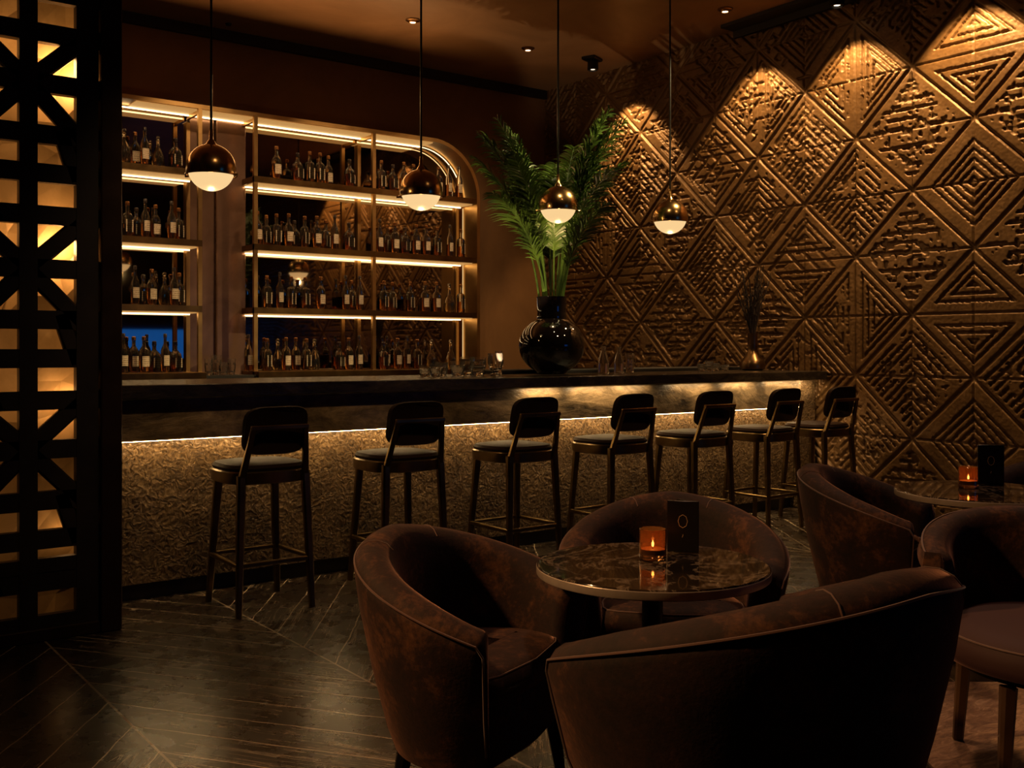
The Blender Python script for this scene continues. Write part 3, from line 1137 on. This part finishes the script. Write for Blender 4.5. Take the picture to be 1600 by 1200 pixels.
for (sn, z), bays in shelf_rows.items():
    for bay, lst in bays.items():
        last = [-9, -9]
        nb = len(lst)
        for k, (pxb, kind) in enumerate(lst):
            ly = [YS + .085, YS + .222]
            rd_ = .112 if kind in ('squat', 'decanter') else .098
            fx = [x_at(pxb, v) for v in ly]
            if bay == 'arched bay':
                fx = [min(v, P4 - .10) for v in fx]
            lane = 0 if fx[0] - last[0] >= rd_ else (1 if fx[1] - last[1] >= rd_ else (0 if fx[0] - last[0] > fx[1] - last[1] else 1))
            x = max(fx[lane], last[lane] + rd_)
            if bay == 'arched bay' and x > P4 - .098:
                x = P4 - .098
            last[lane] = x
            y = ly[lane]
            if bay == 'arched bay':
                od = ordw[nb - 1 - k] + ' from the arched end'
            else:
                od = ordw[nb - 1 - k] + (' from the palm side' if bay == 'middle bay' else ' from the copper column')
            put_bottle(kind, x, y, z + .0006, f'{desc[kind]}, {sn}, {od}', f'bottles on the {sn} of the {bay}', 1.06 if kind != 'tall' else 1.0, R.uniform(-.15, .15) + .45)


# glassware -----------------------------------------------------------------
def cut_tumbler(rt, rb, h, name, lab, cat, loc, group, facets=12, twist=.5, mat='crystal', foot=False):
    n = facets * 2
    rings = []
    prof = [(rb * .92, 0, 0), (rb, h * .10, 1), (rb + (rt - rb) * .25, h * .28, -1), (rb + (rt - rb) * .5, h * .45, 1), (rb + (rt - rb) * .72, h * .62, -1), (rb + (rt - rb) * .85, h * .74, 0), (rt, h, 0),
            (rt - .002, h, 0), (rt - .004, h * .7, 0), (rb - .004, h * .22, 0), (rb * .3, h * .16, 0)]
    for r, z, c in prof:
        rings.append([((r + c * .0038 * (1 if i % 2 else -1)) * math.cos(2 * PI * i / n), (r + c * .0038 * (1 if i % 2 else -1)) * math.sin(2 * PI * i / n), z) for i in range(n)])
    o = MB().loft(rings).build(name, M[mat], None, smooth=12, loc=loc)
    return tag(o, lab, cat, group)


for i, (pxg, yg, rt, h, lb) in enumerate((
        (664, 5.70, .040, .075, 'low cut crystal tumbler at the lattice end of the crystal row'),
        (682, 5.62, .046, .085, 'cut crystal tumbler second in the crystal row'),
        (690, 5.86, .044, .090, 'cut crystal tumbler behind the second in the crystal row'),
        (715, 5.66, .050, .100, 'cut crystal glass in the middle of the crystal row'),
        (730, 5.88, .052, .125, 'tall cut crystal glass behind the middle of the crystal row'),
        (747, 5.66, .056, .125, 'wide cut crystal bowl glass in the crystal row'))):
    cut_tumbler(rt, rt * .72, h, 'crystal_tumbler', lb, 'glass', (x_at(pxg, yg), yg, 1.1004), 'crystal glasses on the bar')
gg = thing('mixing_glass', 'rounded clear mixing glass nearest the big black vase', 'glass', (x_at(774, 5.64), 5.64, 1.1004))
MB().lathe([(.0, .001), (.034, .001), (.036, .008), (.016, .018), (.016, .024), (.040, .045), (.052, .085), (.050, .150), (.048, .150), (.048, .090), (.036, .052), (.0, .040)], 24).build('bowl', M['crystal'], gg)
MB().tube([(.048, 0, .120), (.066, 0, .105), (.068, 0, .070), (.046, 0, .055)], .004, 8).build('handle', M['crystal'], gg)
gg2 = MB().lathe([(.0, .001), (.022, .001), (.024, .006), (.024, .165), (.022, .165), (.022, .012), (0, .010)], 20).build('highball_glass', M['crystal'], None, loc=(x_at(779, 5.88), 5.88, 1.1004))
tag(gg2, 'narrow straight glass behind the mixing glass', 'glass')


def carafe(px, Y, h, r, lab):
    t = thing('glass_carafe', lab, 'carafe', (x_at(px, Y), Y, 1.1004), 0, 'carafes beside the black vase')
    MB().lathe([(.0, .001), (r, .001), (r * 1.03, .01), (r, h * .45), (r * .62, h * .72), (r * .42, h * .82), (r * .42, h * .95), (r * .55, h),
                (r * .48, h), (r * .34, h * .94), (r * .34, h * .82), (r * .52, h * .71), (r * .9, h * .44), (r * .9, .012), (0, .010)], 20).build('body', M['crystal'], t)
    MB().lathe([(0, .012), (r * .86, .012), (r * .86, h * .36), (0, h * .36)], 20).build('water', simple('still_water', col=(1, .93, .8), trans=1, rough=0, ior=1.33), t)
    return t


carafe(943, 5.66, .200, .040, 'clear glass carafe nearest the black vase')
carafe(967, 5.70, .195, .036, 'clear glass carafe in the middle of the three beside the vase')
cj = thing('glass_jug', 'small clear glass jug with a handle beside the carafes', 'jug', (x_at(984, 5.74), 5.74, 1.1004))
MB().lathe([(.0, .001), (.030, .001), (.032, .01), (.030, .08), (.034, .145), (.031, .145), (.027, .08), (.027, .012), (0, .010)], 20).build('body', M['crystal'], cj)
MB().tube([(.030, 0, .12), (.055, 0, .125), (.058, 0, .08), (.030, 0, .055)], .0035, 8).build('handle', M['crystal'], cj)
for i, (pxg, rt, h) in enumerate(((1096, .034, .06), (1108, .036, .085), (1118, .036, .065), (1133, .034, .05))):
    lb = ['small clear glass nearest the carafes, far bar end', 'clear stacked glass second from the carafes, far bar end', 'clear cut glass third from the carafes, far bar end', 'low clear glass nearest the bronze bud vase'][i]
    cut_tumbler(rt, rt * .75, h, 'small_glass', lb, 'glass', (x_at(pxg, 5.72), 5.72, 1.1004), 'small glasses at the far end of the bar', 8)
for i, (pxg, Y, rt, h) in enumerate(((326, YS + .05, .035, .14), (338, YS + .14, .045, .17), (349, YS + .05, .04, .11), (362, YS + .12, .035, .14))):
    lb = ['clear tumbler at the shelf-side edge of the column ledge', 'tall clear jug-like glass at the copper column', 'short clear glass in front of the copper column', 'clear glass beside the middle bay post'][i]
    cut_tumbler(rt, rt * .75, h, 'water_glass', lb, 'glass', (x_at(pxg, Y), Y, ZBASE - .0294), 'glasses before the copper column', 10)

# ------------------------------------------------------------------ round black vase and palm
VX, VY = x_at(862, 5.83), 5.83
vz = thing('round_vase', 'large round glossy black vase on the bar', 'vase', (VX, VY, 1.1004))
prof = [(.0, .0), (.09, .0), (.108, .006)]
rb = .238
for i in range(25):
    a = -PI / 2 + .50 + (PI - .50 - .46) * i / 24
    prof.append((rb * math.cos(a), .205 + .212 * math.sin(a)))
prof += [(.107, .400), (.105, .42), (.108, .545), (.112, .555), (.104, .555), (.100, .545), (.098, .42), (.098, .30), (0, .29)]
MB().lathe(prof, 64).build('body', M['vase'], vz)

pm_ = thing('palm_fronds', 'tall green feathery palm fronds standing in the round black vase', 'plant', (VX, VY, 1.1004 + .31))
pr_ = random.Random(11)


def frond(ang, lean, length, curl, seed, leaf_len=.26, start=.38, bare=0.35):
    """ang = compass direction of lean; returns rachis + leaflets"""
    rg = random.Random(seed)
    d = Vector((math.cos(ang), math.sin(ang), 0))
    up = Vector((0, 0, 1))
    pts = []
    p = Vector((d.x * .05, d.y * .05, 0)) + Vector((rg.uniform(-.02, .02), rg.uniform(-.02, .02), 0))
    N = 26
    th = math.radians(3)
    p = p.copy()
    for i in range(N + 1):
        pts.append(p.copy())
        f = i / N
        th = math.radians(2) + lean * f ** 1.1 + curl * max(0, f - .55) ** 1.6
        p = p + (up * math.cos(th) + d * math.sin(th)) * (length / N)
    m = MB()
    m.tube(pts, [.008 * (1 - .8 * i / N) + .0012 for i in range(N + 1)], 6)
    side = d.cross(up).normalized()
    nl = 62
    for k in range(nl):
        f = bare + (1 - bare) * (k + .5) / nl
        ii = f * N
        i0 = min(int(ii), N - 1)
        base = pts[i0].lerp(pts[i0 + 1], ii - i0)
        t = (pts[i0 + 1] - pts[i0]).normalized()
        nrm = side.cross(t).normalized()
        for sgn in (-1, 1):
            L = leaf_len * (math.sin(PI * (.12 + .80 * (f - bare) / (1 - bare))) ** .7) * rg.uniform(.75, 1.1)
            dirv = (t * .75 + side * sgn * rg.uniform(.75, 1.0) + nrm * rg.uniform(-.25, .30) * 1.0).normalized()
            wv = t.cross(dirv).normalized().cross(dirv).normalized()
            wv = (wv + nrm * rg.uniform(-.5, .5)).normalized()
            droop = Vector((0, 0, -1))
            wd = .0068
            q0 = base
            q1 = base + dirv * L * .35 + droop * L * .02
            q2 = base + dirv * L * .7 + droop * L * .12
            q3 = base + dirv * L + droop * L * .30
            o = len(m.v)
            m.v += [tuple(q0 - wv * wd * .4), tuple(q0 + wv * wd * .4), tuple(q1 - wv * wd), tuple(q1 + wv * wd), tuple(q2 - wv * wd * .7), tuple(q2 + wv * wd * .7), tuple(q3)]
            m.f += [(o, o + 1, o + 3, o + 2), (o + 2, o + 3, o + 5, o + 4), (o + 4, o + 5, o + 6)]
    return m


# camera right vector in world = (cos YAW, -sin YAW)
RA_ = -YAW
specs = [  # (screen-angle: 0 = right, pi = left), lean deg, length, curl
    (0.10, 27, 1.60, .55), (-.35, 22, 1.62, .5), (.45, 33, 1.50, .8), (-.1, 15, 1.55, .5), (1.0, 17, 1.42, .5), (.1, 37, 1.36, .8),
    (-.15, 31, 1.60, .6), (.30, 20, 1.62, .45), (-.5, 38, 1.25, .9), (.0, 24, 1.50, .6),
    (PI - .1, 30, 1.52, .7), (PI + .35, 24, 1.56, .6), (PI - .5, 20, 1.44, .5), (PI, 37, 1.38, 1.0), (PI + .2, 13, 1.40, .4),
    (PI - .2, 17, 1.52, .5), (PI + .8, 26, 1.25, .8), (PI - .8, 34, 1.20, .9), (PI + .1, 33, 1.52, .8),
    (PI / 2 - .5, 34, 1.45, .7), (PI / 2 + .2, 36, 1.30, .8), (PI / 2 - .15, 28, 1.35, .6), (PI / 2 + .5, 30, 1.40, .6),
    (PI / 2, 10, 1.12, .4), (-PI / 2, 9, 1.05, .4), (PI + .5, 45, 1.10, 1.0), (-.6, 44, 1.0, .8)]
for k, (sa, ln, lg, cu) in enumerate(specs):
    m = frond(RA_ + sa, math.radians(ln), lg, cu, 100 + k, leaf_len=.26, bare=.46 if k % 3 else .54)
    m.build('frond', M['leaf'], pm_)

# bud vase with dried stems
BV = Vector((x_at(1176, 5.72), 5.72, 1.1004))
bv = thing('bronze_vase', 'small bronze bud vase at the far end of the bar', 'vase', BV)
bv.scale = (1.18, 1.18, 1.0)
MB().lathe([(0, 0), (.062, 0), (.085, .012), (.090, .045), (.078, .085), (.050, .125), (.036, .155), (.034, .18), (.036, .29), (.040, .31), (.034, .31), (.030, .29), (.030, .20), (0, .19)], 36).build('body', M['bronze_vase'], bv)
ds = thing('dried_stems', 'bundle of dark dried stems standing in the bronze bud vase', 'dried plant', BV + Vector((0, 0, .205)))
rg = random.Random(5)
for k in range(26):
    a = rg.uniform(0, 2 * PI)
    L = rg.uniform(.40, .64)
    sp_ = rg.uniform(.02, .15)
    c0 = Vector((.015 * math.cos(a), .015 * math.sin(a), 0))
    c1 = c0 + Vector((.008 * math.cos(a), .008 * math.sin(a), .12))
    c2 = c1 + Vector((sp_ * .35 * math.cos(a), sp_ * .35 * math.sin(a), (L - .12) * .5))
    c3 = c2 + Vector((sp_ * .65 * math.cos(a + .4), sp_ * .65 * math.sin(a + .4), (L - .12) * .5))
    m = MB().tube([c0, c1, c2, c3], [.0045, .0045, .0055, .002], 6)
    for j in range(6):
        f = .3 + .14 * j
        b = c1.lerp(c3, f)
        m.tube([b, b + Vector((rg.uniform(-.02, .02), rg.uniform(-.02, .02), .05))], [.006, .0015], 5)
    m.build('stem', M['twig'], ds)


# ------------------------------------------------------------------ tub chairs
def tub_chair(sc=1.0):
    """faces +X, base at the floor"""
    t = thing('tub_chair', 'x', 'armchair')
    Rr = .375
    LA = .14
    # plan centreline of the outer edge, from one arm front round the back to the other
    plan = []
    na, nb_ = 9, 48
    for i in range(na):
        f = 1 - i / na
        plan.append((LA * f, Rr - .030 * f * f, 0.0))
    for i in range(nb_ + 1):
        a = PI / 2 + PI * i / nb_
        plan.append((Rr * math.cos(a), Rr * math.sin(a), 0))
    for i in range(1, na + 1):
        f = i / na
        plan.append((LA * f, -(Rr - .030 * f * f), 0))
    n = len(plan)
    P = [Vector((x, y, 0)) for x, y, _ in plan]
    L = [0]
    for i in range(1, n):
        L.append(L[-1] + (P[i] - P[i - 1]).length)
    T = L[-1]
    rings = []
    seam = []
    ZB_ = .195
    TH = .12

    def section(i, k_h, k_t, fwd):
        p = P[i]
        tg = (P[min(i + 1, n - 1)] - P[max(i - 1, 0)]).normalized()
        nrm = Vector((tg.y, -tg.x, 0))
        if nrm.dot(p) < 0:
            nrm = -nrm
        s = abs(L[i] / T - .5) * 2          # 0 at the back, 1 at the arm front
        top = .765 - .178 * (s ** 1.5)
        top = ZB_ + (top - ZB_) * k_h if k_h < 1 else top
        hb = top - ZB_
        tp = .110                            # taper of the outer skin towards the floor
        c = -TH / 2
        pr = []
        raw = [(-tp, ZB_), (-tp * .80, ZB_ + .06), (-tp * .42, ZB_ + hb * .42), (-tp * .12, ZB_ + hb * .72), (0.0, top - .055), (-.003, top - .030), (-.016, top - .012), (-.038, top - .001),
               (-.062, top), (-.086, top - .008), (-.104, top - .026), (-.114, top - .055), (-.122, top - .12), (-.134, ZB_ + hb * .45), (-.142, ZB_ + .03), (-.142, ZB_)]
        for o_, z in raw:
            cc = c if z > ZB_ + hb * .4 else -tp * .7 - .03
            off = cc + (o_ - cc) * k_t
            q = p + nrm * off
            q = q + Vector((fwd, 0, 0))
            pr.append(Vector((q.x, q.y, z)))
        return pr
    # rounded arm fronts
    for kt, kh, fw in ((.15, .955, .028), (.55, .975, .024), (.82, .99, .015)):
        rings.append(section(0, kh, kt, fw))
    for i in range(n):
        rings.append(section(i, 1, 1, 0))
    for kt, kh, fw in ((.82, .99, .015), (.55, .975, .024), (.15, .955, .028)):
        rings.append(section(n - 1, kh, kt, fw))
    MB().loft(rings).build('shell', M['velvet'], t, smooth=60)
    # piping along the outer shoulder and down the arm fronts
    sp1 = [r[5] + (r[5] - r[8]) * .04 for r in rings[3:-3]]
    a0 = [rings[2][k] + Vector((.004, 0, 0)) for k in (1, 2, 3, 4)]
    a1 = [rings[-3][k] + Vector((.004, 0, 0)) for k in (4, 3, 2, 1)]
    MB().tube(a0 + sp1 + a1, .0030, 6).build('piping', M['piping'], t)
    for ii in (3 + na + nb_ // 2 - 7, 3 + na + nb_ // 2 + 7):
        MB().tube([rings[ii][k] + (rings[ii][k] - P[0] * 0).normalized() * .0005 for k in (4, 5, 6, 7, 8, 9, 10)], .0018, 5).build('seam', M['piping'], t)
    # under-body and front apron
    Ri = Rr - .135

    def outline(rad, xf, z, k=28):
        pts = []
        for i in range(k + 1):
            a = PI / 2 + PI * i / k
            pts.append((rad * math.cos(a), rad * math.sin(a), z))
        cr = .05
        pts += [(xf - cr, -rad * .97, z), (xf - cr * .3, -rad * .97 + cr * .3, z), (xf, -rad * .97 + cr, z), (xf + .02, 0, z), (xf, rad * .97 - cr, z), (xf - cr * .3, rad * .97 - cr * .3, z), (xf - cr, rad * .97, z)]
        return pts
    MB().loft([outline(Ri + .010, .10, ZB_ + .0), outline(Ri + .012, .12, ZB_ + .02), outline(Ri + .010, .105, .355)]).build('seat_base', M['velvet'], t, smooth=50)
    MB().loft([outline(Ri - .022, .095, .352), outline(Ri - .006, .120, .362), outline(Ri - .004, .132, .395), outline(Ri - .006, .126, .430), outline(Ri - .022, .105, .447), outline(Ri - .08, .06, .455), outline(Ri - .18, .0, .458)]).build('seat_cushion', M['velvet'], t, smooth=60)
    MB().tube(outline(Ri - .010, .121, .436), .0026, 6, closed=True).build('cushion_piping', M['piping'], t)
    for (lx, ly) in ((.10, .20), (.10, -.20), (-.17, .17), (-.17, -.17)):
        MB().bar((lx, ly, ZB_ + .002), (lx * 1.18, ly * 1.14, 0), .040, .040, .022, .022).build('leg', M['black_metal'], t)
    return t


cp = tub_chair()


def put_chair(first, r, d, face_r, face_d, label, sc=1.0):
    o = cp if first else copy_tree(cp)
    p = rd(r, d)
    f = rd(face_r, face_d) - rd(0, 0)
    o.location = (p.x, p.y, 0)
    o.rotation_euler.z = math.atan2(f.y, f.x)
    o.scale = (sc, sc, 1.0)
    o['label'] = label
    o['group'] = 'brown velvet tub chairs'
    return o


put_chair(True, -.06, 2.88, 1.0, -.50, 'brown velvet tub chair turned side-on, nearest the bar stools', 1.0)
put_chair(False, .53, 3.42, -.15, -1.0, 'brown velvet tub chair facing the camera behind the near marble table')
put_chair(False, .515, 2.32, -.60, .80, 'largest brown velvet tub chair, its rounded back filling the foreground', 1.22).scale.z = 1.11
put_chair(False, 1.63, 4.50, 1.0, -.55, 'brown velvet tub chair beside the carved wall, left of the far table')
put_chair(False, 2.50, 4.75, -.7, -.8, 'brown velvet tub chair beyond the far table, mostly out of frame')


# ------------------------------------------------------------------ tables
def table(r, d, z, rad, label):
    p = rd(r, d)
    t = thing('cocktail_table', label, 'table', (p.x, p.y, 0), .7, 'round marble cocktail tables')
    MB().lathe([(0, z - .030), (rad - .006, z - .030), (rad, z - .025), (rad, z - .005), (rad - .004, z), (0, z)], 96).build('tabletop', M['marble'], t, smooth=50)
    MB().lathe([(rad + .0005, z - .027), (rad + .002, z - .024), (rad + .002, z - .006), (rad + .0005, z - .004)], 96).build('table_edge', M['edge'], t)
    MB().lathe([(.030, z - .031), (.030, .03), (.05, .022)], 24, cap0=True).build('pedestal', M['black_metal'], t)
    MB().lathe([(0, .022), (.17, .020), (.185, .012), (.185, 0), (0, 0)], 48).build('base', M['black_metal'], t)
    return p


M['edge'] = metal('pewter_edge', (.38, .32, .27), (.60, .52, .44), .3, metallic=.35)
TZ = .66
tp1 = table(.405, 2.985, TZ, .333, 'round dark marble table in the foreground between three chairs')
tp2 = table(1.95, 4.31, .69, .335, 'far round dark marble table near the carved wall')


def candle(px, py, z, lab, rot=0):
    d = (H - z) * FPX / (py - 545)
    p = px2(px, py, d)
    t = thing('candle_holder', lab, 'candle', (p.x, p.y, z + .0005), 0, 'amber glass candles')
    MB().lathe([(0, 0), (.036, 0), (.0395, .004), (.040, .088), (.0385, .089), (.0370, .088), (.0365, .018), (0, .014)], 36).build('glass', M['amberglass'], t)
    MB().lathe([(0, .0145), (.0355, .0145), (.0355, .030), (.030, .031), (0, .029)], 24).build('wax', M['wax'], t)
    MB().tube([(0, 0, .029), (0, 0, .036)], .001, 5).build('wick', M['dark'], t)
    MB().lathe([(0, .0345), (.0028, .037), (.0036, .041), (.0024, .047), (.0, .056)], 12).build('flame', M['flame'], t)
    lamp('candle_light', 'POINT', (p.x, p.y, z + .046), .7, (1.0, .42, .12), shadow_soft_size=.004)
    return p


candle(1020, 873, TZ, 'lit candle in amber glass on the foreground marble table')
candle(1513, 762, .69, 'lit candle in amber glass on the far marble table')


def menu(px, py, z, lab, face, wdt=.105, hgt=.165):
    d = (H - z) * FPX / (py - 545)
    p = px2(px, py, d)
    f = rd(*face) - rd(0, 0)
    t = thing('menu_stand', lab, 'menu', (p.x, p.y, z + .0005), math.atan2(f.y, f.x) + PI / 2, 'black menu stands')
    # local: front faces -Y
    MB().box(-wdt / 2, wdt / 2, -.004, .004, .0, hgt, .0012).build('front_cover', M['card'], t)
    m = MB().bar((wdt / 2 - .002, .004, 0), (wdt / 2 - .002, .004, hgt - .003), .004, .003)
    c, s = math.cos(.5), math.sin(.5)
    vs_ = []
    for zz in (0, hgt - .002):
        for (x, y) in ((wdt / 2, .004), (wdt / 2 - .07, .004 + .045), (wdt / 2 - .069, .004 + .049), (wdt / 2 + .001, .008)):
            vs_.append((x, y, zz))
    MB().add(vs_, [(0, 3, 2, 1), (4, 5, 6, 7), (0, 1, 5, 4), (1, 2, 6, 5), (2, 3, 7, 6), (3, 0, 4, 7)]).build('back_cover', M['card'], t)
    # ring emblem with pointed joints, thin foil line
    k = 40
    ring = []
    for i in range(k):
        a = 2 * PI * i / k
        rr_ = .0165 * (1 + .045 * math.cos(8 * a))
        ring.append((rr_ * .82 * math.cos(a), -.0046, hgt * .60 + rr_ * 1.15 * math.sin(a)))
    MB().tube(ring, .0007, 5, closed=True).build('ring_emblem', M['gold_print'], t)
    m = MB()
    for q in range(3):
        m.box(-.002 + q * .0012, -.0012 + q * .0012, -.0048, -.0042, hgt * .30 + q * .003 - .004, hgt * .30 + q * .003 + .001)
    m.build('small_print', M['gold_print'], t)
    return t


menu(1067, 862, TZ, 'black menu stand with gold ring on the foreground table', (-.25, -1.0), .094, .155)
menu(1548, 757, .69, 'black menu stand with gold ring on the far table', (-.1, -1.0), .11, .172)

# ------------------------------------------------------------------ open-fronted chair and rug
rugm = MB()
c0, c1, c2, c3 = rd(1.28, 2.3), rd(3.2, 2.3), rd(3.2, 3.95), rd(1.28, 3.95)
rugm.loft([[(c.x, c.y, .0004) for c in (c0, c1, c2, c3)], [(c.x, c.y, .009) for c in (c0, c1, c2, c3)],
           [(rd(a_, b_).x, rd(a_, b_).y, .012) for a_, b_ in ((1.29, 2.31), (3.19, 2.31), (3.19, 3.94), (1.29, 3.94))]])
rug = rugm.build('rug', M['rug'])
tag(rug, 'mottled brown abstract rug under the open-fronted velvet chair', 'rug')
op = rd(1.64, 3.16)
fd = rd(-.15, -1) - rd(0, 0)
oc = thing('lounge_chair', 'velvet lounge chair with open front, plum seat and wooden legs on the rug', 'armchair', (op.x, op.y, .0135), math.atan2(fd.y, fd.x))
walnut = metal('walnut_leg', (.05, .024, .012), (.09, .045, .02), .4, metallic=0)
rings = []
nbk = 40
for i in range(-3, nbk + 4):
    j = min(max(i, 0), nbk)
    a = PI / 2 - .05 + (PI + .10) * j / nbk
    ke = {1: .82, 2: .55, 3: .15}.get(max(-i, i - nbk), 1.0)
    s_a = abs(j / nbk - .5) * 2
    top = .738 - .10 * s_a ** 2 - .02 * (1 - ke)
    dr = Vector((math.cos(a), math.sin(a), 0))
    tgn = Vector((-math.sin(a), math.cos(a), 0)) * (.03 * (1 - ke) * (1 if i > nbk else -1))
    pr = []
    for o_, z in ((-.06, .38), (-.03, .50), (-.008, .64), (0, top - .05), (-.014, top - .012), (-.04, top), (-.066, top - .004), (-.090, top - .02), (-.100, top - .06), (-.112, .55), (-.12, .38)):
        pr.append(Vector((0, 0, z)) + dr * (.375 + -.055 + (o_ + .055) * ke) + tgn)
    rings.append(pr)
MB().loft(rings).build('shell', M['velvet'], oc, smooth=60)
MB().tube([r[4] + Vector((0, 0, .002)) for r in rings[3:-3]], .003, 6).build('piping', M['piping'], oc)
plum = simple('plum_velvet', col=(.050, .019, .019), rough=.7, sheen=.55, sheen_r=.3, sheen_t=(.6, .32, .28))
MB().lathe([(0, .335), (.285, .335), (.325, .348), (.335, .375), (.332, .415), (.315, .442), (.25, .455), (.10, .460), (0, .460)], 56, (.10, 0, 0)).build('seat_cushion', plum, oc, smooth=60)
MB().tube([(.10 + .328 * math.cos(2 * PI * i / 48), .328 * math.sin(2 * PI * i / 48), .430) for i in range(48)], .003, 6, closed=True).build('cushion_piping', M['piping'], oc)
MB().lathe([(0, .310), (.27, .310), (.27, .334), (0, .334)], 48, (.06, 0, 0)).build('seat_base', M['dark'], oc)
for lx, ly in ((.27, .20), (.27, -.20), (-.16, .20), (-.16, -.20)):
    MB().bar((lx, ly, .312), (lx * 1.06, ly * 1.1, 0), .044, .044, .030, .030).build('leg', walnut, oc)
